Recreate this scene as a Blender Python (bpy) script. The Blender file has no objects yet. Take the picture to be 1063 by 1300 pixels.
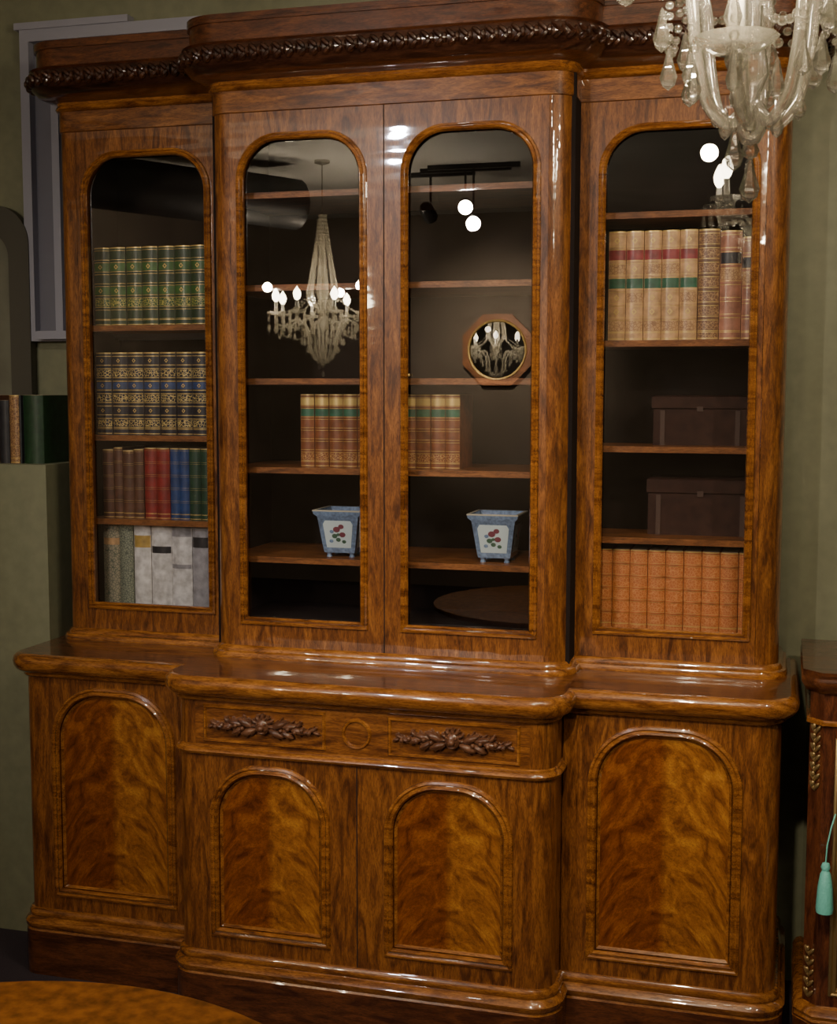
import bpy, math, random
from mathutils import Vector, Matrix
from mathutils.geometry import tessellate_polygon
random.seed(7)
D=bpy.data
scene=bpy.context.scene
# ------------------------------------------------------------------ materials
def newmat(name):
    m=D.materials.new(name); m.use_nodes=True
    nt=m.node_tree; b=nt.nodes['Principled BSDF']
    return m,nt,b
def plain(name,col,rough=.5,metal=0,coat=0,emis=None,es=0,bump=0,bscale=60,var=0,spec=.5):
    m,nt,b=newmat(name)
    b.inputs['Base Color'].default_value=(*col,1)
    b.inputs['Roughness'].default_value=rough
    b.inputs['Metallic'].default_value=metal
    b.inputs['Coat Weight'].default_value=coat
    b.inputs['Coat Roughness'].default_value=.1
    b.inputs['Specular IOR Level'].default_value=spec
    if emis:
        b.inputs['Emission Color'].default_value=(*emis,1); b.inputs['Emission Strength'].default_value=es
    if bump or var:
        tc=nt.nodes.new('ShaderNodeTexCoord'); n=nt.nodes.new('ShaderNodeTexNoise')
        n.inputs['Scale'].default_value=bscale; n.inputs['Detail'].default_value=5
        nt.links.new(tc.outputs['Object'],n.inputs['Vector'])
        if bump:
            bp=nt.nodes.new('ShaderNodeBump'); bp.inputs['Strength'].default_value=bump; bp.inputs['Distance'].default_value=.003
            nt.links.new(n.outputs['Fac'],bp.inputs['Height']); nt.links.new(bp.outputs['Normal'],b.inputs['Normal'])
        if var:
            r=nt.nodes.new('ShaderNodeValToRGB')
            r.color_ramp.elements[0].position=.3; r.color_ramp.elements[1].position=.7
            r.color_ramp.elements[0].color=(*[c*(1-var) for c in col],1)
            r.color_ramp.elements[1].color=(*[min(1,c*(1+var)) for c in col],1)
            nt.links.new(n.outputs['Fac'],r.inputs['Fac']); nt.links.new(r.outputs['Color'],b.inputs['Base Color'])
    return m
def wood(name,dark,mid,light,axis='z',rough=.35,coat=1,bend=None,scale=1.0,coatr=.03,spec=.22,wav=.5):
    m,nt,b=newmat(name); N=nt.nodes; L=nt.links
    tc=N.new('ShaderNodeTexCoord'); vec=tc.outputs['Object']
    def math_(op,a,bv):
        n=N.new('ShaderNodeMath'); n.operation=op
        for i,x in enumerate((a,bv)):
            if x is None: continue
            if isinstance(x,(int,float)): n.inputs[i].default_value=x
            else: L.new(x,n.inputs[i])
        return n.outputs[0]
    if bend is not None:   # book-matched crotch figure about the x=bend line
        sp=N.new('ShaderNodeSeparateXYZ'); L.new(vec,sp.inputs[0])
        s=math_('SUBTRACT',sp.outputs[0],bend); a=math_('ABSOLUTE',s,None)
        a2=math_('MULTIPLY',a,a); k=math_('ADD',sp.outputs[2],math_('MULTIPLY',a2,5.0))
        cb=N.new('ShaderNodeCombineXYZ'); L.new(a,cb.inputs[0]); L.new(k,cb.inputs[2])
        vec=cb.outputs[0]
    def noise(sc,scale_,det,dist,v=None):
        mp=N.new('ShaderNodeMapping'); mp.inputs['Scale'].default_value=sc; L.new(v or vec,mp.inputs['Vector'])
        n=N.new('ShaderNodeTexNoise'); n.inputs['Scale'].default_value=scale_; n.inputs['Detail'].default_value=det
        n.inputs['Distortion'].default_value=dist; L.new(mp.outputs[0],n.inputs['Vector']); return n
    if bend is not None: s1=(9,9,10);s2=(50,50,60)
    elif axis=='z': s1=(20,20,3.6);s2=(130,130,16)
    else: s1=(3.6,20,20);s2=(16,130,130)
    n1=noise(tuple(v*scale for v in s1),1.6,9,1.9); n2=noise(tuple(v*scale for v in s2),3,4,1.4)
    r=N.new('ShaderNodeValToRGB'); e=r.color_ramp.elements
    e[0].position=.32; e[0].color=(*dark,1); e[1].position=.70; e[1].color=(*light,1)
    x=e.new(.5); x.color=(*mid,1); L.new(n1.outputs['Fac'],r.inputs['Fac'])
    r2=N.new('ShaderNodeValToRGB'); e=r2.color_ramp.elements
    e[0].position=.38; e[0].color=(.36,.30,.27,1); e[1].position=.58; e[1].color=(1,1,1,1); L.new(n2.outputs['Fac'],r2.inputs['Fac'])
    mx=N.new('ShaderNodeMixRGB'); mx.blend_type='MULTIPLY'; mx.inputs['Fac'].default_value=.72 if bend is None else .5
    L.new(r.outputs[0],mx.inputs[1]); L.new(r2.outputs[0],mx.inputs[2]); col=mx.outputs[0]
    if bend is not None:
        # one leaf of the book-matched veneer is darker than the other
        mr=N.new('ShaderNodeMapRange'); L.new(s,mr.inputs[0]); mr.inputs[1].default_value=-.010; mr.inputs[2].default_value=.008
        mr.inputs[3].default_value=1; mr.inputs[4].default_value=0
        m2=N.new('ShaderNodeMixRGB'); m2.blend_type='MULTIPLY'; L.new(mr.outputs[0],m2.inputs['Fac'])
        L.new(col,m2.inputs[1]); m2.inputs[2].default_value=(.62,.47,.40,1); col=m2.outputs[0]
    L.new(col,b.inputs['Base Color'])
    bp=N.new('ShaderNodeBump'); bp.inputs['Strength'].default_value=.10; bp.inputs['Distance'].default_value=.001
    L.new(n2.outputs['Fac'],bp.inputs['Height']); L.new(bp.outputs[0],b.inputs['Normal'])
    # hand-rubbed varnish: faint ripples running across the boards
    nw=noise((5,5,26),1,1,0,tc.outputs['Object'])
    bw=N.new('ShaderNodeBump'); bw.inputs['Strength'].default_value=wav; bw.inputs['Distance'].default_value=.0016; L.new(nw.outputs['Fac'],bw.inputs['Height'])
    L.new(bw.outputs[0],b.inputs['Coat Normal'])
    b.inputs['Roughness'].default_value=rough; b.inputs['Coat Weight'].default_value=coat; b.inputs['Coat Roughness'].default_value=coatr
    b.inputs['Coat IOR'].default_value=1.65
    b.inputs['Specular IOR Level'].default_value=spec
    return m
OD,OM,OL=(.085,.027,.007),(.195,.068,.015),(.31,.118,.026)
M_wood=wood('polished_oak_vertical',OD,OM,OL,'z')
M_woodh=wood('polished_oak_horizontal',OD,OM,OL,'x')
M_ctop=wood('counter_top_oak',(.06,.019,.006),(.12,.038,.011),(.19,.066,.018),'x')
M_mould=wood('polished_oak_moulding',(.13,.043,.010),(.27,.10,.021),(.41,.165,.036),'x',rough=.25)
M_cornice=wood('dark_cornice',(.05,.015,.005),(.11,.034,.011),(.17,.056,.016),'x')
M_plinth=wood('plinth_wood',(.045,.013,.005),(.10,.032,.010),(.16,.052,.016),'x')
M_carve=wood('carved_dark_walnut',(.02,.008,.004),(.05,.018,.009),(.09,.034,.016),'x',rough=.3,coat=.7)
M_carve2=wood('carved_walnut',(.06,.024,.012),(.13,.055,.028),(.20,.09,.045),'x',rough=.3,coat=.7)
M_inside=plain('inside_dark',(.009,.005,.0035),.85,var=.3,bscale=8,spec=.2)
M_shelf=wood('shelf_wood',(.12,.045,.014),(.24,.09,.028),(.33,.13,.04),'x',rough=.4,coat=.2)
M_gap=plain('shadow_gap',(.01,.005,.003),.9)
def mk_tooled(name,base,gold=(.75,.52,.2),sc=170,th=.42,cov=.0):
    m,nt,b=newmat(name);N=nt.nodes;L=nt.links
    tc=N.new('ShaderNodeTexCoord'); v=N.new('ShaderNodeTexVoronoi'); v.inputs['Scale'].default_value=sc; v.feature='DISTANCE_TO_EDGE'
    L.new(tc.outputs['Object'],v.inputs['Vector'])
    g=N.new('ShaderNodeMath'); g.operation='LESS_THAN'; L.new(v.outputs['Distance'],g.inputs[0]); g.inputs[1].default_value=th*.25
    mx=N.new('ShaderNodeMixRGB'); L.new(g.outputs[0],mx.inputs['Fac']); mx.inputs[1].default_value=(*base,1); mx.inputs[2].default_value=(*gold,1)
    L.new(mx.outputs[0],b.inputs['Base Color']); b.inputs['Roughness'].default_value=.4
    return m
gold=plain('gilt',(.62,.44,.15),.35,.4)
LE=lambda n,c,r=.45:plain(n,c,r,coat=.15,var=.32,bscale=45,bump=.15)
# ------------------------------------------------------------------ mesh builder
class MB:
    def __init__(s): s.v=[];s.f=[];s.m=[];s.mats=[];s.sm=[]
    def mi(s,mat):
        if mat not in s.mats: s.mats.append(mat)
        return s.mats.index(mat)
    def add(s,vs,fs,mat,smooth=False):
        o=len(s.v); k=s.mi(mat); s.v+= [tuple(v) for v in vs]
        for f in fs: s.f.append([i+o for i in f]); s.m.append(k); s.sm.append(smooth)
    def box(s,x0,x1,y0,y1,z0,z1,mat):
        vs=[(x,y,z) for x in(x0,x1) for y in(y0,y1) for z in(z0,z1)]
        s.add(vs,[(0,1,3,2),(4,6,7,5),(0,4,5,1),(2,3,7,6),(0,2,6,4),(1,5,7,3)],mat)
    def grid(s,rows,mat,closeu=False,closev=False,smooth=True):
        n=len(rows[0]);vs=[p for r in rows for p in r];fs=[]
        R=len(rows)
        for i in range(R if closev else R-1):
            for j in range(n if closeu else n-1):
                a=i*n+j;b_=i*n+(j+1)%n;c=((i+1)%R)*n+(j+1)%n;d=((i+1)%R)*n+j
                fs.append((a,b_,c,d))
        s.add(vs,fs,mat,smooth)
    def prism(s,poly,z0,z1,mat,mp=lambda p,h:(p[0],p[1],h),smooth=False):
        n=len(poly);vs=[mp(p,z0) for p in poly]+[mp(p,z1) for p in poly]
        s.add(vs,[(i,(i+1)%n,n+(i+1)%n,n+i) for i in range(n)],mat,smooth)
        t=tessellate_polygon([[Vector((p[0],p[1],0)) for p in poly]])
        s.add([mp(p,z1) for p in poly],t,mat); s.add([mp(p,z0) for p in poly],[tuple(reversed(x)) for x in t],mat)
    def sweep(s,path,prof,mat,closed=False,mp=lambda p,h:(p[0],p[1],h),smooth=True,closeprof=False):
        rows=[[mp(p,h) for p in offset(path,d,closed)] for d,h in prof]
        s.grid(rows,mat,closeu=closed,closev=closeprof,smooth=smooth)
    def plate(s,outer,inner,y0,y1,mat):
        t=tessellate_polygon([[Vector((p[0],p[1],0)) for p in outer],[Vector((p[0],p[1],0)) for p in inner]])
        al=outer+inner
        s.add([(p[0],y0,p[1]) for p in al],t,mat); s.add([(p[0],y1,p[1]) for p in al],t,mat)
        for lp in(outer,inner):
            n=len(lp); s.add([(p[0],y0,p[1]) for p in lp]+[(p[0],y1,p[1]) for p in lp],[(i,(i+1)%n,n+(i+1)%n,n+i) for i in range(n)],mat)
    def lathe(s,prof,mat,c=(0,0,0),n=12,smooth=True):
        rows=[[(c[0]+r*math.cos(2*math.pi*k/n),c[1]+r*math.sin(2*math.pi*k/n),c[2]+z) for k in range(n)] for r,z in prof]
        s.grid(rows,mat,closeu=True,smooth=smooth)
    def ell(s,c,r,mat,nu=8,nv=5,M=None,smooth=True):
        rows=[]
        for j in range(nv+1):
            ph=math.pi*j/nv; row=[]
            for k in range(nu):
                th=2*math.pi*k/nu
                p=Vector((r[0]*math.sin(ph)*math.cos(th),r[1]*math.sin(ph)*math.sin(th),r[2]*math.cos(ph)))
                if M is not None: p=M@p
                row.append((c[0]+p.x,c[1]+p.y,c[2]+p.z))
            rows.append(row)
        s.grid(rows,mat,closeu=True,smooth=smooth)
    def tube(s,pts,rad,mat,n=8):
        rows=[];P=[Vector(p) for p in pts]
        for i,p in enumerate(P):
            t=(P[min(i+1,len(P)-1)]-P[max(i-1,0)]).normalized()
            a=t.cross(Vector((0,0,1)));
            if a.length<1e-3:a=t.cross(Vector((1,0,0)))
            a.normalize();b_=t.cross(a); rr=rad[i] if isinstance(rad,(list,tuple)) else rad
            rows.append([tuple(p+rr*(math.cos(2*math.pi*k/n)*a+math.sin(2*math.pi*k/n)*b_)) for k in range(n)])
        s.grid(rows,mat,closeu=True)
    def obj(s,name,parent=None,loc=None):
        me=D.meshes.new(name); me.from_pydata(s.v,[],s.f)
        for m in s.mats: me.materials.append(m)
        for p,k,sm in zip(me.polygons,s.m,s.sm): p.material_index=k; p.use_smooth=sm
        me.validate(); me.update()
        import bmesh
        bm=bmesh.new(); bm.from_mesh(me); bmesh.ops.recalc_face_normals(bm,faces=bm.faces); bm.to_mesh(me); bm.free()
        try: me.set_sharp_from_angle(angle=math.radians(42))
        except Exception: pass
        o=D.objects.new(name,me); scene.collection.objects.link(o)
        if parent: o.parent=parent
        if loc: o.location=loc
        return o
def empty(name,loc=(0,0,0)):
    e=D.objects.new(name,None); e.location=loc; scene.collection.objects.link(e); e.empty_display_size=.1; return e
def offset(path,d,closed=False):
    n=len(path);out=[]
    for i in range(n):
        p=Vector(path[i][:2])
        a=Vector(path[(i-1)%n][:2]) if (closed or i>0) else None
        b=Vector(path[(i+1)%n][:2]) if (closed or i<n-1) else None
        ns=[]
        for u,w in((a,p),(p,b)):
            if u is None or w is None: continue
            t=(w-u)
            if t.length<1e-7: continue
            t.normalize(); ns.append(Vector((t.y,-t.x)))
        m=sum(ns,Vector((0,0)))
        m.normalize(); k=m.dot(ns[0]); out.append(tuple(p+m*(d/max(k,.3))))
    return out
def arc(cx,cy,r,a0,a1,n=8):
    return [(cx+r*math.cos(math.radians(a0+(a1-a0)*i/n)),cy+r*math.sin(math.radians(a0+(a1-a0)*i/n))) for i in range(n+1)]
def arch(x0,x1,z0,z1,r,n=14):
    return [(x0,z0),(x1,z0)]+arc(x1-r,z1-r,r,0,90,n)+arc(x0+r,z1-r,r,90,180,n)
RLW,RLC=.032,.045      # the left-hand corners are a little tighter than the right-hand ones
def plan(a,W,yf,yw,yb,R,sub=0):
    rw,rc=RLW-sub,RLC-sub
    L=[(-W,yb)]+arc(-W+rw,yw+rw,rw,180,270)+[(-a,yw)]+arc(-a+rc,yf+rc,rc,180,270)
    Rr=arc(a-R,yf+R,R,270,360)+[(a,yw)]+arc(W-R,yw+R,R,270,360)+[(W,yb)]
    return L+Rr
def rect(x0,x1,z0,z1): return [(x0,z0),(x1,z0),(x1,z1),(x0,z1)]
front=lambda y0:(lambda p,h:(p[0],y0-h,p[1]))
# ------------------------------------------------------------------ dims (metres)
a,W,d1=.479,.994,.113; aL,WL,e=.489,1.006,.230; yw2=-.105; YB=.39; R=.057
zdt,zgt,zgb,zdb=2.336,2.27,1.008,.937; zct=.905
bc=empty('breakfront_bookcase')
# ---- lower section
PL=plan(aL,WL,-e,yw2,YB,R)
m=MB()
body=plan(aL-.001,WL-.001,-e+.012,yw2+.012,YB,R-.012,.012)
m.prism(body,.10,.86,M_wood)
def post(m,xo,yf,sg,z0,z1,mat,yb,r=None):
    r=r or R
    pts=[(xo-R,yf)]+arc(xo-r,yf+r,r,-90,0)+[(xo,yb),(xo-.03,yb),(xo-.03,yf+.02),(xo-R,yf+.02)]
    pts=[(sg*x,y) for x,y in pts]
    m.prism(pts,z0,z1,mat,smooth=True)
for sg in(-1,1):
    post(m,aL,-e,sg,.16,.85,M_wood,yw2+.03,RLC if sg<0 else R); post(m,WL,yw2,sg,.16,.85,M_wood,YB,RLW if sg<0 else R)
m.obj('lower_carcase',bc)
m=MB(); pw=MB(); bead=MB()
def bead_prof(w=.009,h=.010): return [(-w,0),(-w,h*.5),(-w*.5,h),(0,h*.75),(w*.35,h*.45),(w*.8,h*.85),(w*1.4,h*.6),(w*1.6,0)]
doors=[(-.432,-.0015,-.3794,-.0846,.6665,.239,.178,.70,-e,.125),(.0015,.432,.0846,.3794,.6665,.239,.178,.70,-e,.125),
       (-.949,-.492,-.9075,-.566,.805,.239,.178,.845,yw2,.135),(.492,.949,.566,.9075,.805,.239,.178,.845,yw2,.135)]
for i,(x0,x1,p0,p1,zt,zb,z0,z1,y,r) in enumerate(doors):
    lp=arch(p0,p1,zb,zt,r)
    m.plate(rect(x0,x1,z0,z1),lp,y,y+.014,M_wood)
    xc=(p0+p1)/2
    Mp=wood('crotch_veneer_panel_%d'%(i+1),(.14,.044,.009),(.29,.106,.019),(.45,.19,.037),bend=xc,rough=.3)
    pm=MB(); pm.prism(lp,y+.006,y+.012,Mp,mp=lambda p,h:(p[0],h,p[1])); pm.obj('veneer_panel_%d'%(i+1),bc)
    bead.sweep(lp,bead_prof(.009,.011),M_mould,True,front(y))
    bead.sweep(offset(lp,-.012,True),[(.003,-.006),(.0,0),(-.006,-.006)],M_mould,True,front(y))
m.obj('lower_doors',bc)
m=MB(); 
m.box(-.432,.432,-e,-e+.02,.72,.845,M_woodh)
m.box(-.001,.001,-e-.0005,-e+.02,.178,.70,M_gap)
m.obj('drawer_front',bc)
for (x0,x1) in((-.415,-.075),(.075,.415)):
    lp=rect(x0+.01,x1-.01,.737,.825); bead.sweep(lp,[(-.005,0),(-.003,.004),(.001,.005),(.004,.002),(.005,0)],M_mould,True,front(-e))
circ=arc(0,.781,.034,0,349,31)
bead.sweep(circ,[(-.005,0),(-.003,.005),(.002,.006),(.005,0)],M_mould,True,front(-e))
bead.obj('lower_beading',bc)
m=MB()
cpath=[(-aL,yw2)]+arc(-aL+RLC,-e+RLC,RLC,180,270)+arc(aL-R,-e+R,R,270,360)+[(aL,yw2)]
m.sweep(cpath,[(0,.700),(.009,.702),(.013,.709),(.010,.716),(.005,.719),(.004,.724),(0,.726)],M_mould)
m.sweep(PL,[(0,.185),(.006,.184),(.012,.176),(.012,.166),(.009,.162),(.018,.156),(.024,.147),(.022,.136),(.017,.130),(.020,.124)],M_mould)
m.obj('lower_mouldings',bc)
m=MB(); m.prism(offset(PL,.020),0,.125,M_plinth); m.obj('plinth',bc)
m=MB(); 
m.sweep(PL,[(.002,.838),(.008,.840),(.012,.846),(.012,.852),(.022,.854),(.032,.861),(.038,.872),(.040,.884),(.036,.896),(.028,.903),(.018,.905)],M_mould)
m.prism(offset(PL,.0185),.862,.9052,M_ctop)
m.obj('counter_top',bc)
# ---- upper section
PU=plan(a,W,0,d1,YB,R)
m=MB()
for sg in(-1,1):
    post(m,a,0,sg,zdb-.01,zdt+.09,M_wood,d1+.03,RLC if sg<0 else R); post(m,W,d1,sg,zdb-.01,zdt+.09,M_wood,YB,RLW if sg<0 else R)
m.obj('upper_posts',bc)
m=MB(); bead=MB(); gl=MB()
UD=[(-.4215,-.0015,-.3907,-.0572,zgt,0.),(.0015,.4215,.0572,.3907,zgt,0.),(-.936,-.481,-.911,-.540,2.268,d1),(.481,.936,.540,.911,2.268,d1)]
for i,(x0,x1,g0,g1,zt,y) in enumerate(UD):
    lp=arch(g0,g1,zgb,zt,.105)
    m.plate(rect(x0,x1,zdb,zdt),lp,y,y+.026,M_wood)
    bead.sweep(lp,bead_prof(.008,.011),M_mould,True,front(y))
    gl.add([(p[0],y+.008,p[1]) for p in lp],tessellate_polygon([[Vector((p[0],p[1],0)) for p in lp]]),None)
m.box(-.001,.001,-.0006,.02,zdb,zdt,M_gap)
m.obj('glazed_door_frames',bc); 
bead.obj('glazing_beads',bc)
mg,nt,b=newmat('window_glass'); N=nt.nodes;L=nt.links; N.remove(b)
t=N.new('ShaderNodeBsdfTransparent'); g=N.new('ShaderNodeBsdfGlossy'); g.inputs['Roughness'].default_value=0.0
mx=N.new('ShaderNodeMixShader'); mx.inputs[0].default_value=.18
L.new(t.outputs[0],mx.inputs[1]); L.new(g.outputs[0],mx.inputs[2]); L.new(mx.outputs[0],N['Material Output'].inputs[0])
gl.mats=[mg]; gl.m=[0]*len(gl.m); gl.obj('glass_panes',bc)
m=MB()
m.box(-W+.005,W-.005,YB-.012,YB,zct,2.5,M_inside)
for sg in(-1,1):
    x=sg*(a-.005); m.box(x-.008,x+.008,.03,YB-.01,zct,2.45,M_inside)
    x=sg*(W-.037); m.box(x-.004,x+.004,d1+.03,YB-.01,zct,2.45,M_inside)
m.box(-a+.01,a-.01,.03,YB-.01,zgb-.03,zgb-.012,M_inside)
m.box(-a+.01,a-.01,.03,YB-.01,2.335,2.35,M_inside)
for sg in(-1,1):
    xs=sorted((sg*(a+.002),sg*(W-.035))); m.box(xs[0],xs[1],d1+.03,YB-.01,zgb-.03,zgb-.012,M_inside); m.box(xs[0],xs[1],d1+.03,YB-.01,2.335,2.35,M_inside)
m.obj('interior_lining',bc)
m=MB()
SC=[2.14,1.899,1.652,1.415,1.173]; SL=[1.804,1.492,1.250]; SR=[2.071,1.749,1.479,1.243]; th=.016
for z in SC: m.box(-a+.014,a-.014,.05,YB-.012,z-th,z,M_shelf)
for z in SL: m.box(-W+.042,-a-.004,d1+.05,YB-.012,z-th,z,M_shelf)
for z in SR: m.box(a+.004,W-.042,d1+.05,YB-.012,z-th,z,M_shelf)
m.obj('shelves',bc)
m=MB()
m.sweep(PU,[(.022,.904),(.022,.912),(.018,.920),(.010,.923),(.009,.929),(.004,.935),(0,.9375)],M_mould)
m.sweep(PU,[(0,2.336),(.004,2.338),(.004,2.392)],M_woodh)
m.sweep(PU,[(.004,2.392),(.010,2.394),(.014,2.400),(.011,2.407),(.008,2.410),(.010,2.416)],M_mould)
m.sweep(PU,[(.010,2.416),(.022,2.421),(.040,2.425),(.052,2.430)],M_cornice)
m.sweep(PU,[(.052,2.430),(.060,2.434),(.068,2.442),(.076,2.448),(.084,2.464),(.084,2.476),(.080,2.488),(.076,2.494)],M_carve)
m.sweep(PU,[(.076,2.494),(.082,2.498),(.074,2.502),(.062,2.503),(.062,2.552),(.068,2.558),(.068,2.570)],M_cornice)
m.prism(offset(PU,.0675),2.55,2.570,M_cornice)
m.obj('cornice',bc)
m=MB(); path=offset(PU,.083)
acc=0; step=.032; k=0
for (p,q) in zip(path[:-1],path[1:]):
    p=Vector(p);q=Vector(q);l=(q-p).length
    if l<1e-6: continue
    t=(q-p)/l; nrm=Vector((t.y,-t.x))
    while acc<l:
        c=p+t*acc; X=Vector((t.x,t.y,0)); Y=Vector((nrm.x,nrm.y,0)); Z=Vector((0,0,1))
        B=Matrix((X,Y,Z)).transposed()
        for ang,dz,dx,l1 in((-48,.008,0,.017),(48,-.010,.004,.014)):
            rot=Matrix.Rotation(math.radians(ang),3,'Y')
            m.ell((c.x+t.x*dx,c.y+t.y*dx,2.468+dz),(.0075,.011,l1),M_carve,7,5,B@rot)
        m.ell((c.x+t.x*.016,c.y+t.y*.016,2.468),(.0075,.013,.013),M_carve,7,5,B)
        acc+=step;k+=1
    acc-=l
m.obj('carved_cornice_leaves',bc)
def foliage(m,cx,cy,cz,mat,s=1.0):
    def leaf(x,z,ang,l,w,h):
        B=Matrix.Rotation(math.radians(-ang),3,'Y')
        m.ell((x,cy-.002-h*.3,z),(l,h,w),mat,10,6,B)
        for q,sd in((-.3,1),(.3,1),(-.3,-1),(.3,-1)):
            o=B@Vector((l*q,0,w*.75*sd)); B2=Matrix.Rotation(math.radians(-ang-35*sd),3,'Y')
            m.ell((x+o.x,cy-.002,z+o.z),(l*.42,h*.8,w*.38),mat,7,4,B2)
    m.ell((cx,cy-.008,cz+.004),(.020*s,.015,.021*s),mat,12,8)
    m.ell((cx,cy-.022,cz+.001),(.009*s,.010,.008*s),mat,8,6); m.ell((cx,cy-.018,cz-.011),(.010*s,.008,.004*s),mat,8,6)
    for sg in(-1,1): m.ell((cx+sg*.010,cy-.018,cz+.011),(.005,.006,.004),mat,7,5)
    for k in range(7):
        t=math.radians(180*k/6); leaf(cx+.022*s*math.cos(t),cz+.004+.021*s*math.sin(t),math.degrees(t),.010*s,.005*s,.012)
    for sg in(-1,1):
        for (dx,dz,an,l,w,h) in [(.036,-.012,-20,.024,.010,.014),(.044,.009,25,.024,.010,.014),(.064,-.012,-30,.020,.009,.014),(.070,.007,10,.022,.009,.013),
             (.090,-.002,-15,.022,.009,.012),(.094,.012,50,.012,.005,.009),(.112,-.004,10,.018,.006,.010),(.128,.002,25,.014,.005,.007),(.138,-.006,-20,.010,.004,.005)]:
            leaf(cx+sg*dx*s,cz+dz*s,an if sg>0 else 180-an,l*s,w*s,h)
        for k in range(5):
            m.ell((cx+sg*(.05+.018*k)*s,cy-.015,cz+(.002 if k%2 else -.004)),(.006,.007,.006),mat,8,5)
m=MB()
for cx in(-.245,.245): foliage(m,cx,-e,.781,M_carve2,1.03)
m.obj('carved_drawer_foliage',bc)
m=MB(); m.ell((.068,-.004,1.66),(.003,.004,.004),gold,8,6); m.obj('key_escutcheon',bc)
# ------------------------------------------------------------------ books
page=plain('paper_pages',(.45,.36,.24),.8)
orn=None
def book(m,x0,x1,z0,h,yf,base,rows,depth=.15):
    w=x1-x0; b_=.22*w; n=6
    def row(zr,ex): 
        o=[]
        for i in range(n+1):
            u=-1+2*i/n
            o.append((x0+w*(i/n), yf+b_*(1-math.sqrt(max(0,1-u*u*.96)))-ex, z0+zr*h))
        return o
    for i in range(len(rows)-1):
        (zr,ex,mt),(zr2,ex2,_)=rows[i],rows[i+1]
        m.grid([row(zr,ex),row(zr2,ex2)],mt)
        if orn and mt in orn and zr2-zr>.06:
            xm=(x0+x1)/2; zm=z0+(zr+zr2)/2*h; q=min(w*.22,(zr2-zr)*h*.3); y=yf-.0012
            m.add([(xm-q,y,zm),(xm,y,zm-q*1.1),(xm+q,y,zm),(xm,y,zm+q*1.1)],[(0,1,2,3)],gold)
            m.add([(xm-q*.5,y-.0004,zm),(xm,y-.0004,zm-q*.6),(xm+q*.5,y-.0004,zm),(xm,y-.0004,zm+q*.6)],[(0,1,2,3)],mt)
    m.box(x0+.0008,x1-.0008,yf+b_*.7,yf+depth,z0,z0+h*.999,base)
    m.box(x0+.003,x1-.003,yf+b_*.8,yf+depth-.004,z0+h*.5,z0+h+.0005,page)
def rows_std(base,gd,labels={},nb=5,tool=None,tail=.07,band=.016,ln=.006):
    r=[(0,0,base),(.012,0,gd),(.022,0,tool or base),(tail,0,gd),(tail+.008,0,base)]
    secs=nb+1; z=tail+.008; top=.985; sh=(top-z)/secs
    for i in range(secs):
        lo=z+i*sh; hi=lo+sh
        mt=labels.get(i,tool or base)
        r+= [(lo+ln,0,gd),(lo+2*ln,0,base),(lo+3*ln,0,mt),(hi-band-3*ln,0,base),(hi-band-2*ln,0,gd),(hi-band-ln,0,base)]
        if i<secs-1: r+=[(hi-band,0,base),(hi-band,.0018,base),(hi,.0018,base),(hi,0,base)]
    r+=[(top,0,gd),(1,0,base)]
    return r
def bookrow(name,x0,x1,z,yf,specs,hbase):
    m=MB(); tot=sum(s[0] for s in specs); x=x0
    for (wr,hr,base,rows) in specs:
        w=(x1-x0)*wr/tot
        book(m,x+.0006,x+w-.0006,z,hbase*hr,yf+random.uniform(0,.005),base,rows); 
        x+=w
    return m.obj(name)
green=LE('green_leather',(.010,.038,.014)); greenL=LE('bright_green_leather',(.03,.11,.02)); navy=LE('navy_leather',(.010,.011,.022)); blueL=LE('blue_label',(.018,.05,.15))
t_green=mk_tooled('gilt_tooled_green',(.02,.08,.02),(.55,.46,.12),150,.26); t_navy=mk_tooled('gilt_tooled_navy',(.012,.012,.02),(.6,.45,.16),130,.34)
brown=LE('brown_leather',(.085,.032,.018)); red=LE('red_leather',(.21,.012,.012)); blue=LE('blue_leather',(.012,.045,.16)); dgreen=LE('deep_green_leather',(.010,.05,.025))
tan=LE('tan_calf',(.40,.125,.038)); t_tan=mk_tooled('gilt_tooled_tan',(.41,.125,.036),(.54,.23,.08),140,.3)
cream=LE('vellum',(.52,.31,.15)); t_cream=mk_tooled('tooled_vellum',(.5,.30,.14),(.3,.16,.08),130,.3); labred=LE('red_label',(.26,.03,.035)); labgr=LE('green_label',(.02,.11,.06))
oldbr=LE('old_brown_calf',(.17,.085,.045)); t_old=mk_tooled('tooled_brown',(.18,.09,.045),(.42,.25,.11),130,.25)
pink=LE('rose_calf',(.36,.155,.095)); whitec=LE('white_cloth',(.64,.62,.61)); greyc=LE('grey_cloth',(.3,.29,.31)); darkc=LE('dark_label',(.02,.02,.025)); yel=LE('yellow_band',(.45,.30,.08))
t_beige=mk_tooled('patterned_beige',(.34,.30,.21),(.11,.13,.09),120,.3); t_sage=mk_tooled('patterned_sage',(.27,.29,.21),(.09,.11,.09),150,.35)
chest=LE('chestnut_calf',(.19,.058,.02)); t_chest=mk_tooled('tooled_chestnut',(.2,.06,.02),(.55,.34,.12),170,.22)
yl=d1+.075
orn={greenL,cream,blueL,navy}
r_g=rows_std(green,gold,{0:green,1:t_green,2:greenL,3:green,4:greenL,5:green},nb=5)
bookrow('green_books',-.935,-.53,SL[0],yl,[(1,1,green,r_g)]*8,.222)
r_n=rows_std(navy,gold,{0:t_navy,1:navy,2:t_navy,3:blueL,4:t_navy,5:navy},nb=5,ln=.009)
bookrow('navy_gilt_books',-.935,-.53,SL[1],yl,[(1,1,navy,r_n)]*8,.236)
orn=None
def r_s(b): return rows_std(b,gold,{},nb=4,ln=.003)
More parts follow.
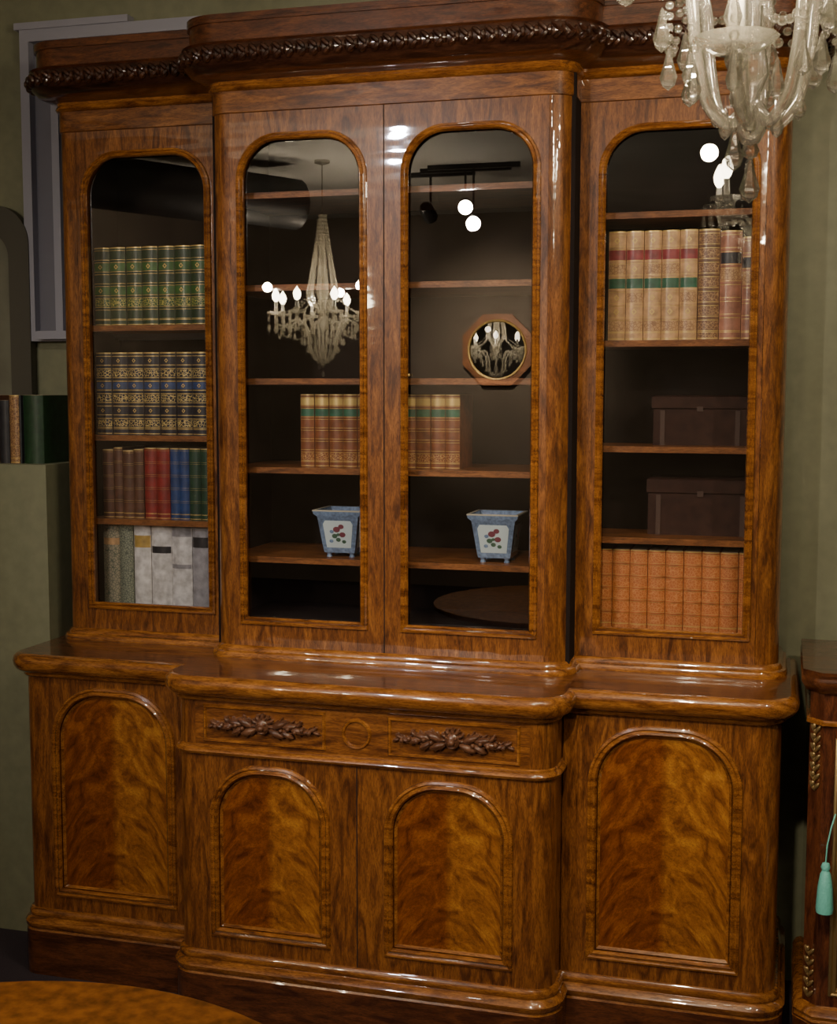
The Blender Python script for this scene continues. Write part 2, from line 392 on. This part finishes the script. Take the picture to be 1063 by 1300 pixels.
bookrow('assorted_books',-.92,-.535,SL[2],yl,[(1,.97,brown,r_s(brown)),(.8,1,brown,r_s(brown)),(1,.96,brown,r_s(brown)),(.9,.98,brown,r_s(brown)),(1.1,1,red,r_s(red)),(1.2,1,red,r_s(red)),(.8,1,blue,r_s(blue)),(.9,1,blue,r_s(blue)),
  (1,1,dgreen,r_s(dgreen)),(1,1,dgreen,r_s(dgreen)),(1,.98,green,r_s(green))],.205)
bookrow('pale_cloth_books',-.925,-.53,zgb-.012,yl,[(1.1,1,t_beige,[(0,0,t_beige),(.7,0,cream),(.78,0,t_beige),(1,0,t_beige)]),(.9,1,t_sage,[(0,0,t_sage),(1,0,t_sage)]),
  (1.1,1,whitec,[(0,0,whitec),(.68,0,yel),(.82,0,whitec),(1,0,whitec)]),(1.3,1,whitec,[(0,0,whitec),(.6,0,whitec),(.62,0,darkc),(.7,0,whitec),(1,0,whitec)]),
  (1.3,1,whitec,[(0,0,whitec),(.45,0,greyc),(.5,0,whitec),(.82,0,greyc),(1,0,greyc)]),(1.2,1,greyc,[(0,0,greyc),(.7,0,darkc),(.82,0,greyc),(1,0,greyc)]),(1,1,t_beige,[(0,0,t_sage),(.7,0,darkc),(.76,0,t_sage),(1,0,t_sage)])],.250)
orn={cream}
r_c=rows_std(cream,gold,{0:t_cream,1:cream,2:cream,3:labgr,4:t_cream,5:labred},nb=6,ln=.004)
r_c2=rows_std(cream,gold,{0:t_cream,1:cream,2:t_cream,3:labgr,4:cream,5:labred},nb=6,ln=.004)
r_o=rows_std(oldbr,gold,{},nb=6,tool=t_old); r_p=rows_std(pink,gold,{4:darkc,3:t_cream},nb=5)
yr=d1+.075
bookrow('vellum_books',.545,.925,SR[1],yr,[(1,1,cream,r_c),(1,1,cream,r_c2),(1,1,cream,r_c),(1,1,cream,r_c),(1,1,cream,r_c2),(1.2,1,oldbr,r_o),(1.2,.98,pink,r_p),(1,.92,pink,r_p)],.278)
orn=None
r_t=rows_std(tan,gold,{},nb=5,tool=t_tan,ln=.004)
bookrow('tan_calf_books',.52,.935,zgb-.012,yr,[(1,1,tan,r_t)]*9,.212)
r_b=rows_std(chest,gold,{0:t_chest,1:chest,2:chest,3:chest,4:labgr,5:gold},nb=5)
yc=.10
bookrow('chestnut_books',-.27,.175,SC[3],yc,[(1,1,chest,r_b)]*11,.195)
bookrow('blue_book',.915,.94,SR[2],yr+.02,[(1,1,blueL,r_s(blueL))],.12)
# dim brown boxes added on the right-hand shelves to stand for furniture reflections
lb=plain('reflection_brown',(.036,.015,.010),.7,var=.3,bscale=45,spec=.2); lbt=plain('box_trim',(.055,.025,.014),.6)
def lbox(name,x0,x1,y0,y1,z,h):
    E=empty(name,((x0+x1)/2,(y0+y1)/2,z)); w=(x1-x0)/2; d=(y1-y0)/2
    m=MB(); p=rect(-w,w,-d,d); m.prism(p,0,h*.72,lb); m.obj('body',E)
    m=MB(); m.sweep(p,[(0,h*.74),(.004,h*.745),(.004,h*.97),(-.004,h)],lb,True,smooth=False); m.prism(offset(p,-.003,True),h*.72,h*.995,lb); m.obj('lid',E)
    m=MB(); m.box(-.008,.008,-d-.006,-d,h*.68,h*.78,lbt)
    for sx in(-1,1): m.box(sx*w*.8-.006,sx*w*.8+.006,-d-.003,-d,0,h*.7,lbt)
    m.obj('clasp',E)
lbox('reflection_box',.66,.90,.26,.37,SR[2],.13); lbox('reflection_box',.65,.92,.26,.37,SR[3],.15)
# ------------------------------------------------------------------ porcelain planters
pb=plain('blue_glaze',(.17,.25,.39),.15,coat=.6,var=.35,bscale=120); pwh=plain('white_glaze',(.52,.62,.64),.15,coat=.6); prose=plain('painted_rose',(.18,.05,.07),.3); pgr=plain('painted_leaf',(.06,.12,.08),.3); pgold=plain('gilt_rim',(.45,.42,.33),.3)
def planter(name,x,y,z):
    e_=empty(name,(x,y,z)); m=MB()
    def sq(h,zz): return [(-h,-h,zz),(h,-h,zz),(h,h,zz),(-h,h,zz)]
    rows=[sq(.042,.012),(sq(.044,.018)),sq(.058,.110),sq(.066,.118),sq(.068,.128),sq(.061,.128),sq(.055,.112),sq(.042,.03)]
    m.grid(rows,pb,closeu=True,smooth=False); m.add(sq(.042,.012),[(0,1,2,3)],pb); m.add(sq(.042,.03),[(0,1,2,3)],pb)
    m.grid([sq(.0682,.125),sq(.0682,.1285),sq(.0605,.1285)],pgold,closeu=True,smooth=False)
    m.obj('body',e_); m=MB()
    for sx in(-1,1):
        for sy in(-1,1): m.lathe([(0,0),(.008,0),(.006,.006),(.010,.013)],pb,(sx*.032,sy*.032,0),8)
    m.obj('feet',e_)
    m=MB()
    for rot in range(4):
        B=Matrix.Rotation(math.radians(90*rot),3,'Z')
        def P(u,zz,o): return tuple(B@Vector((u,-(.044+(zz-.018)*.014/.092)-o,zz)))
        pts=[(-.034,.026),(.034,.026),(.042,.090),(.036,.100),(-.036,.100),(-.042,.090)]
        m.add([P(u,v,.0012) for u,v in pts],[tuple(range(6))],pwh)
        for (u,v,r,mt) in [(-.004,.076,.010,prose),(.009,.084,.008,prose),(-.010,.058,.008,pgr),(.012,.062,.009,prose),(.0,.048,.007,pgr),(-.020,.044,.006,pb),(.016,.043,.006,pgr),(0,.062,.005,pgr),(-.018,.07,.006,pb)]:
            m.add([P(u+r*math.cos(k*math.pi/5),v+r*.8*math.sin(k*math.pi/5),.0022) for k in range(10)],[tuple(range(10))],mt)
    m.obj('painted_panels',e_)
planter('porcelain_planter',-.155,.135,SC[4]); planter('porcelain_planter',.27,.14,SC[4])
# ------------------------------------------------------------------ room
wallm=plain('olive_wall_paint',(.19,.195,.12),.6,bump=.1,bscale=25,var=.1)
walld=plain('shop_wall_paint',(.20,.165,.13),.7,var=.15,bscale=3)
ceilm=plain('ceiling_paint',(.60,.59,.55),.8,var=.08,bscale=3)
carpet=plain('dark_carpet',(.035,.024,.034),.95,bump=.5,bscale=300,var=.3)
lav=plain('lavender_paint',(.30,.30,.36),.5); pane=plain('grimy_pane',(.15,.15,.19),.4)
XL,XR,YF,ZC=-3.6,2.6,-7.2,3.05
def boxobj(name,*b_,mat,parent=None):
    m=MB(); m.box(*b_,mat); return m.obj(name,parent)
boxobj('floor',XL,XR,YF,.5,-.1,0,mat=carpet)
boxobj('ceiling',XL,XR,YF,.5,ZC,ZC+.1,mat=ceilm)
boxobj('wall_back',XL,XR,.40,.5,0,ZC,mat=wallm)
boxobj('wall_left',XL-.1,XL,YF,.5,0,ZC,mat=walld)
boxobj('wall_right',XR,XR+.1,YF,.5,0,ZC,mat=wallm)
boxobj('wall_front',XL,XR,YF-.1,YF,0,ZC,mat=walld)
boxobj('wall_ledge',XL,-1.06,.12,.4,0,1.405,mat=wallm)
wn=empty('window_1')
m=MB(); m.plate(rect(-1.265,-.6,1.77,2.70),rect(-1.235,-.63,1.80,2.665),.365,.40,lav); m.obj('frame',wn)
m=MB(); m.box(-1.235,-.63,.393,.399,1.80,2.665,pane); m.box(-1.17,-1.145,.375,.393,1.80,2.665,lav); m.obj('pane_and_mullion',wn)
m=MB(); m.box(-1.215,-.6,.34,.40,1.775,1.80,lav); m.obj('sill',wn)
boxobj('trim_1',-1.28,-.9,.36,.40,2.70,2.72,mat=lav)
boxobj('trim_2',1.185,1.2,.388,.40,0,ZC,mat=wallm)
boxobj('trim_3',1.2,XR,.388,.40,1.69,1.70,mat=wallm)
m=MB(); m.tube([(-3.5,-2.7,2.84),(-3.0,-3.4,2.84),(-2.05,-4.7,2.80)],.16,plain('duct_black',(.015,.015,.015),.5),16)
for p in((-2.9,-3.5),(-2.3,-4.35)): m.box(p[0]-.01,p[0]+.01,p[1]-.01,p[1]+.01,2.9,ZC,M_gap)
m.obj('ceiling_duct')
# ledge books
m=MB(); x=-1.45
for wdt,hh,bm in [(.05,.19,brown),(.045,.20,darkc),(.035,.19,brown),(.04,.20,oldbr),(.035,.20,brown),(.035,.185,darkc),(.035,.2,t_old),(.008,.2,darkc),(.068,.2,green)]:
    book(m,x,x+wdt-.002,1.405,hh,.17,bm,rows_std(bm,gold,{},nb=4,ln=.002) if bm in(t_old,oldbr,brown) else [(0,0,bm),(1,0,bm)]); x+=wdt
m.obj('ledge_books')
pf=empty('arched_frame',(-1.42,.37,1.405)); m=MB()
fr=plain('dark_frame',(.06,.055,.04),.5)
m.plate(arch(-.17,.17,0,.78,.12),arch(-.10,.10,.07,.70,.08),-.01,.02,fr); m.obj('frame',pf)
m=MB(); m.prism(arch(-.10,.10,.07,.70,.08),0,.01,plain('frame_print',(.14,.14,.1),.5,var=.3,bscale=6),mp=lambda p,h:(p[0],h,p[1])); m.obj('print',pf)
# ------------------------------------------------------------------ round burl table
tb=empty('round_pedestal_table',(.094,-2.041,0)); 
burl=plain('burl_veneer',(.27,.10,.022),.6,coat=0,var=.45,bscale=45,spec=.05); 
m=MB(); prof=[(0,.75),(.49,.75),(.497,.748),(.50,.742),(.498,.734),(.490,.728),(.480,.724),(0,.72)]
m.lathe([(r,z) for r,z in prof],burl,n=96); m.obj('top',tb)
m=MB(); m.lathe([(.06,.72),(.05,.66),(.035,.6),(.045,.5),(.06,.42),(.04,.34),(.05,.28),(.07,.25),(.05,.2),(0,.2)],M_plinth,n=24)
m.obj('pedestal',tb); m=MB()
for k in range(3):
    t=math.radians(120*k+20); c,s_=math.cos(t),math.sin(t)
    m.tube([(r*c,r*s_,z) for r,z in [(.02,.27),(.10,.25),(.2,.14),(.3,.05),(.36,.03)]],[.035,.035,.03,.026,.028],M_plinth,10)
m.obj('legs',tb)
# ------------------------------------------------------------------ side cabinet at right
sc_=empty('side_cabinet',(0,0,0)); 
sidew=wood('side_cabinet_wood',(.04,.012,.006),(.10,.03,.012),(.17,.055,.02),'z'); orm=plain('ormolu',(.35,.24,.1),.35,.7)
cp=[(1.07,.33),(1.07,-.045),(1.10,-.075),(1.72,-.075),(1.75,-.045),(1.75,.33)]
m=MB(); m.prism(cp,.06,.93,sidew); m.obj('carcase',sc_)
m=MB(); m.sweep(cp,[(0,.915),(.010,.92),(.016,.93),(.022,.94),(.022,.95),(.018,.958),(.02,.968)],M_plinth); m.prism(offset(cp,.0195),.945,.97,M_plinth); m.obj('top',sc_)
m=MB(); m.sweep(cp,[(0,.84),(.008,.842),(.008,.850),(0,.853)],M_mould); m.sweep(cp,[(0,.16),(.012,.155),(.02,.14),(.014,.13),(.022,.12)],M_mould); m.prism(offset(cp,.021),0,.125,M_plinth); m.obj('mouldings',sc_)
m=MB(); lp=rect(1.14,1.69,.2,.80); m.sweep(lp,bead_prof(.008,.01),orm,True,front(-.075)); m.obj('door_beading',sc_)
m=MB()
def mount(cx,cy,z0,z1):
    n=int((z1-z0)/.022)
    for k in range(n):
        z=z0+(z1-z0)*(k+.5)/n
        for sg in(-1,1):
            B=Matrix.Rotation(math.radians(-45),3,'Z')@Matrix.Rotation(sg*math.radians(40),3,'Y')
            m.ell((cx+sg*.006*.7,cy-sg*.006*.7,z),(.005,.005,.014),orm,7,5,B)
        m.ell((cx-.004,cy-.004,z+.008),(.005,.005,.007),orm,7,5)
mount(1.083,-.062,.68,.84); mount(1.083,-.062,.17,.30); m.obj('ormolu_mounts',sc_)
ts=empty('silk_tassel',(1.112,-.135,.035)); teal=plain('turquoise_silk',(.16,.55,.46),.6,bump=.5,bscale=200)
m=MB(); m.lathe([(0,.50),(.008,.497),(.011,.488),(.008,.480),(.012,.472),(.017,.44),(.02,.39),(.019,.38),(0,.38)],teal,n=14); m.obj('tassel_body',ts)
m=MB(); m.tube([(0,0,.50),(.002,0,.54),(.01,.01,.58),(.02,.047,.60)],.0018,teal,6); m.obj('cord',ts)
# ------------------------------------------------------------------ chandeliers
def crystal(name,milk,clear_tint=(.99,.98,.95,1),blend=.22):
    m_,nt,b=newmat(name); N=nt.nodes;L=nt.links; N.remove(b)
    def mixs(f,x,y):
        n=N.new('ShaderNodeMixShader'); n.inputs[0].default_value=f; L.new(x,n.inputs[1]); L.new(y,n.inputs[2]); return n
    t=N.new('ShaderNodeBsdfTransparent'); t.inputs[0].default_value=clear_tint
    g=N.new('ShaderNodeBsdfGlossy'); g.inputs['Roughness'].default_value=.03
    rf=N.new('ShaderNodeBsdfRefraction'); rf.inputs['IOR'].default_value=1.5; rf.inputs['Roughness'].default_value=.01
    tr=N.new('ShaderNodeBsdfTranslucent'); tr.inputs[0].default_value=(1,.95,.80,1)
    df=N.new('ShaderNodeBsdfDiffuse'); df.inputs[0].default_value=(1,.95,.80,1)
    mm=mixs(.4,tr.outputs[0],df.outputs[0]); a0=mixs(.45,t.outputs[0],rf.outputs[0]); a2=mixs(milk,a0.outputs[0],mm.outputs[0])
    fz=N.new('ShaderNodeLayerWeight'); fz.inputs['Blend'].default_value=blend
    a3=N.new('ShaderNodeMixShader'); L.new(fz.outputs['Facing'],a3.inputs[0]); L.new(a2.outputs[0],a3.inputs[1]); L.new(g.outputs[0],a3.inputs[2])
    L.new(a3.outputs[0],N['Material Output'].inputs[0]); return m_
cry=crystal('cut_crystal',.06,blend=.35); cryA=crystal('glass_arm',.12,blend=.35)
bulbm=plain('lit_bulb',(1,.9,.7),.5,emis=(1,.86,.62),es=60); brass=plain('silvered_metal',(.6,.58,.5),.25,.9); sleeve=plain('candle_sleeve',(.8,.78,.7),.5)
def smooth_pts(pts,n=5):
    out=[]
    P=[Vector(p) for p in pts]
    for i in range(len(P)-1):
        p0=P[max(i-1,0)];p1=P[i];p2=P[i+1];p3=P[min(i+2,len(P)-1)]
        for k in range(n):
            t=k/n; out.append(.5*((2*p1)+(p2-p0)*t+(2*p0-5*p1+4*p2-p3)*t*t+(3*p1-p0-3*p2+p3)*t**3))
    out.append(P[-1]); return out
def chandelier(name,loc,arms,big,rodtop,rot,power,inner=()):
    cr=crystal('cut_crystal_far',.30) if big else cry
    ca=cr if big else cryA
    def drop(m,x,y,z,l,w):
        m.lathe([(0,z),(w*.16,z-l*.12),(w*.3,z-l*.4),(w*.5,z-l*.68),(w*.36,z-l*.88),(0,z-l)],cr,(x,y,0),6,smooth=False)
    def bead_(m,p,r): m.ell(p,(r,r,r),cr,6,4,smooth=False)
    def string(m,p,q,n,r,sag=0):
        for i in range(n+1):
            t=i/n; bead_(m,(p[0]+(q[0]-p[0])*t,p[1]+(q[1]-p[1])*t,p[2]+(q[2]-p[2])*t-sag*4*t*(1-t)),r)
    E=empty(name,loc); m=MB()
    m.lathe([(0,.045),(.012,.05),(.020,.065),(.024,.085),(.018,.10),(.010,.108),(.014,.12),(.022,.14),(.018,.17),(.010,.19),(.012,.26),(.03,.30),(.036,.34),(.022,.38),(.012,.42),(.012,.60),(.03,.63),(.02,.68),(.01,.72),(.03,.84),(.012,.88),(0,.9)],ca,n=10,smooth=False)
    m.obj('stem',E); ar=MB(); dr=MB(); bl=MB(); cs=MB()
    cups=[]; RC=.30 if big else .21
    bs=1.25 if big else 1
    def cup(cx,cy,z0,nd=6):
        ar.lathe([(0,z0),(.03,z0+.002),(.052,z0+.015),(.055,z0+.02),(.03,z0+.01),(.012,z0+.02),(.014,z0+.04)],cr,(cx,cy,0),12)
        cs.lathe([(.011,z0+.02),(.011,z0+.08),(0,z0+.08)],sleeve,(cx,cy,0),10)
        bl.lathe([(.006*bs,z0+.08),(.016*bs,z0+.095),(.021*bs,z0+.118),(.015*bs,z0+.14),(.004,z0+.16),(0,z0+.165)],bulbm,(cx,cy,0),10)
        for j in range(nd):
            u=2*math.pi*j/nd; x,y=cx+.052*math.cos(u),cy+.052*math.sin(u)
            nb=4 if big else 1
            for q in range(nb): bead_(dr,(x,y,z0+.01-.016*q),.007)
            drop(dr,x,y,z0+.01-.016*nb,.055,.02)
    for k in range(arms):
        t=2*math.pi*k/arms+rot; c,s_=math.cos(t),math.sin(t)
        if big: prof=[(.02,.10),(.05,.085),(.085,.15),(.10,.25),(.14,.325),(.20,.325),(.25,.29),(.29,.31),(.30,.36)]
        else: prof=[(.018,.085),(.035,.075),(.062,.105),(.078,.17),(.088,.25),(.12,.31),(.165,.315),(.195,.31),(.21,.36)]
        ar.tube(smooth_pts([(r*c,r*s_,z) for r,z in prof]),.0075 if big else .0090,ca,10)
        cx,cy=RC*c,RC*s_; cups.append((cx,cy)); cup(cx,cy,.36)
        for (r,z,l,nb) in ([(.135,.31,.055,6),(.10,.20,.05,2),(.21,.315,.05,4)] if big else [(.125,.31,.06,6),(.085,.20,.05,2),(.115,.27,.055,7)]):
            x,y=r*c,r*s_
            for q in range(nb): bead_(dr,(x,y,z-.014*q),.006)
            drop(dr,x,y,z-.014*nb,l,.024)
    for (cx,cy,z0) in inner:
        cup(cx,cy,z0,4)
        ar.tube(smooth_pts([(0,0,.10),(cx*.5,cy*.5,.075),(cx*.95,cy*.95,z0-.03),(cx,cy,z0)]),.009,ca,10)
        l=D.lights.new('inner_glow','POINT'); l.energy=power/3.2; l.color=(1,.82,.55); l.shadow_soft_size=.02
        o=D.objects.new('inner_glow',l); scene.collection.objects.link(o); o.parent=E; o.location=(cx*1.35,cy*1.35,z0+.115)
    for k in range(arms):
        p=cups[k];q=cups[(k+1)%arms]
        string(dr,(p[0],p[1],.36),(q[0],q[1],.36),16,.007,.10 if not big else .14)
        if not big and k%2==0: string(dr,(p[0]*.62,p[1]*.62,.31),(q[0]*.62,q[1]*.62,.31),14,.0065,.13)
        string(dr,(p[0]*.9,p[1]*.9,.37),(.0,0,.62),16,.006,.05)
    for k in range(12):
        t=2*math.pi*k/12; c,s_=math.cos(t),math.sin(t)
        string(dr,(.02*c,.02*s_,.98 if big else .88),(.10*c,.10*s_,.50),24,.0095,.03)
        string(dr,(.10*c,.10*s_,.50),(.02*c,.02*s_,.36),8,.009,0)
        if big or k%3==0: drop(dr,.034*c,.034*s_,.10,.045,.018)
        if k%2==0:
            drop(dr,.10*c,.10*s_,.49,.05,.02)
            t+=.3
            if big or k%4==0: drop(dr,.065*math.cos(t),.065*math.sin(t),.13,.05,.02)
    bead_(dr,(0,0,.04),.012); drop(dr,0,0,.03,.06,.028); drop(dr,-.022,.01,.075,.06,.026)
    cs.tube([(0,0,.88),(0,0,rodtop)],.004,brass,6); cs.lathe([(0,rodtop-.03),(.05,rodtop-.015),(.05,rodtop)],brass,(0,0,0),14)
    ar.obj('arms',E); dr.obj('crystal_drops',E); bl.obj('bulbs',E); cs.obj('metalwork',E)
    for k in range(3):
        t=2*math.pi*k/3+.5; l=D.lights.new('chandelier_glow_%d'%k,'POINT'); l.energy=power/3; l.color=(1,.82,.6); l.shadow_soft_size=.03
        o=D.objects.new('chandelier_glow_%d'%k,l); scene.collection.objects.link(o); o.parent=E; o.location=((RC+.05)*math.cos(t),(RC+.05)*math.sin(t),.53)
chandelier('crystal_chandelier',(-1.84,-4.6,1.73),8,True,ZC-1.73,.2,75)
chandelier('crystal_chandelier',(.940,-1.347,1.905),6,False,ZC-1.905,.35,24,inner=[(-.018,-.10,.145)])
# ------------------------------------------------------------------ octagonal mirror on the shop wall
om=empty('octagonal_mirror',(-1.27,YF+.03,1.95)); om.rotation_euler=(math.radians(.5),0,0)
octo=[(.31*math.cos(math.radians(22.5+45*k)),.31*math.sin(math.radians(22.5+45*k))) for k in range(8)]
ci=arc(0,0,.235,0,352.5,47)
mfr=plain('warm_mirror_frame',(.36,.14,.05),.4,var=.2,bscale=20)
m=MB(); m.plate(octo,ci,-.01,.03,mfr); m.sweep(ci,[(-.01,0),(-.006,.012),(.006,.014),(.012,0)],gold,True,lambda p,h:(p[0],.03+h,p[1])); m.obj('frame',om)
mirr=plain('silvered_glass',(.9,.9,.9),.0,1.0)
m=MB(); m.prism(ci,.0,.02,mirr,mp=lambda p,h:(p[0],h,p[1])); m.obj('mirror_plate',om)
# ------------------------------------------------------------------ track lights
blk=plain('black_metal',(.02,.02,.02),.4)
lamps=[(-.83,-2.9,2.78,100,(.15,0,1.35),(.93,.9,1),48),(-1.03,-5.06,2.80,135,(.3,0,1.3),(1,.88,.75),48),(-.95,-4.95,2.68,55,(.1,0,1.6),(1,.88,.75),50),(-1.30,-5.2,2.76,420,(-1.27,-7.2,1.9),(1,.82,.6),55),
 (.75,-2.5,2.8,150,(.45,-.2,.72),(1,.84,.62),48),(-.2,-1.9,2.9,36,(-.72,.2,1.35),(1,.92,.8),50),(1.95,-1.7,2.7,65,(.8,.1,1.5),(1,.85,.65),70)]  # last spot is unseen, added at right for highlights on the posts
for i,(x,y,z,pw_,tg,col,sz) in enumerate(lamps):
    E=empty('track_spotlight',(x,y,z)); dirv=(Vector(tg)-Vector((x,y,z))).normalized()
    q=dirv.to_track_quat('-Z','Y')
    m=MB(); m.lathe([(.03,.14),(.045,.12),(.05,.0),(.046,.0),(.042,.10),(0,.10)],blk,n=16); o=m.obj('can',E); o.rotation_euler=q.to_euler()
    m=MB(); m.lathe([(0,.03),(.036,.03),(.036,.035)],plain('lamp_face_%d'%i,(1,1,1),.5,emis=col,es=110),n=16); o=m.obj('lamp_face',E); o.rotation_euler=q.to_euler()
    m=MB(); m.tube([(0,0,.1),(0,0,ZC-z)],.008,blk,6); m.box(-.3,.3,-.015,.015,ZC-z-.03,ZC-z,blk); m.obj('track',E)
    l=D.lights.new('spot_beam_%d'%i,'SPOT'); l.energy=pw_; l.color=col; l.spot_size=math.radians(sz); l.spot_blend=1; l.shadow_soft_size=.045
    o=D.objects.new('spot_beam_%d'%i,l); scene.collection.objects.link(o); o.parent=E; o.rotation_euler=q.to_euler(); o.location=dirv*.03
w=D.worlds.new('World'); scene.world=w; w.use_nodes=True; w.node_tree.nodes['Background'].inputs[0].default_value=(.05,.05,.05,1)
# ------------------------------------------------------------------ camera
cam=D.cameras.new('Camera'); co=D.objects.new('Camera',cam); scene.collection.objects.link(co); scene.camera=co
yaw,pitch,roll=.2701,.09286,.00164
s,c=math.sin(yaw),math.cos(yaw); sp,cpp=math.sin(pitch),math.cos(pitch)
fwd=Vector((-s*cpp,c*cpp,-sp)); r=Vector((c,s,0)); u=Vector((-s*sp,c*sp,cpp)); sr,cr=math.sin(roll),math.cos(roll)
r2=cr*r+sr*u; u2=-sr*r+cr*u
co.matrix_world=Matrix(((r2.x,u2.x,-fwd.x,.9966),(r2.y,u2.y,-fwd.y,-3.202),(r2.z,u2.z,-fwd.z,1.62),(0,0,0,1)))
cam.sensor_fit='HORIZONTAL'; cam.sensor_width=36; cam.lens=1652/1063*36; cam.shift_x=(531.5-539.9)/1063; cam.clip_start=.02
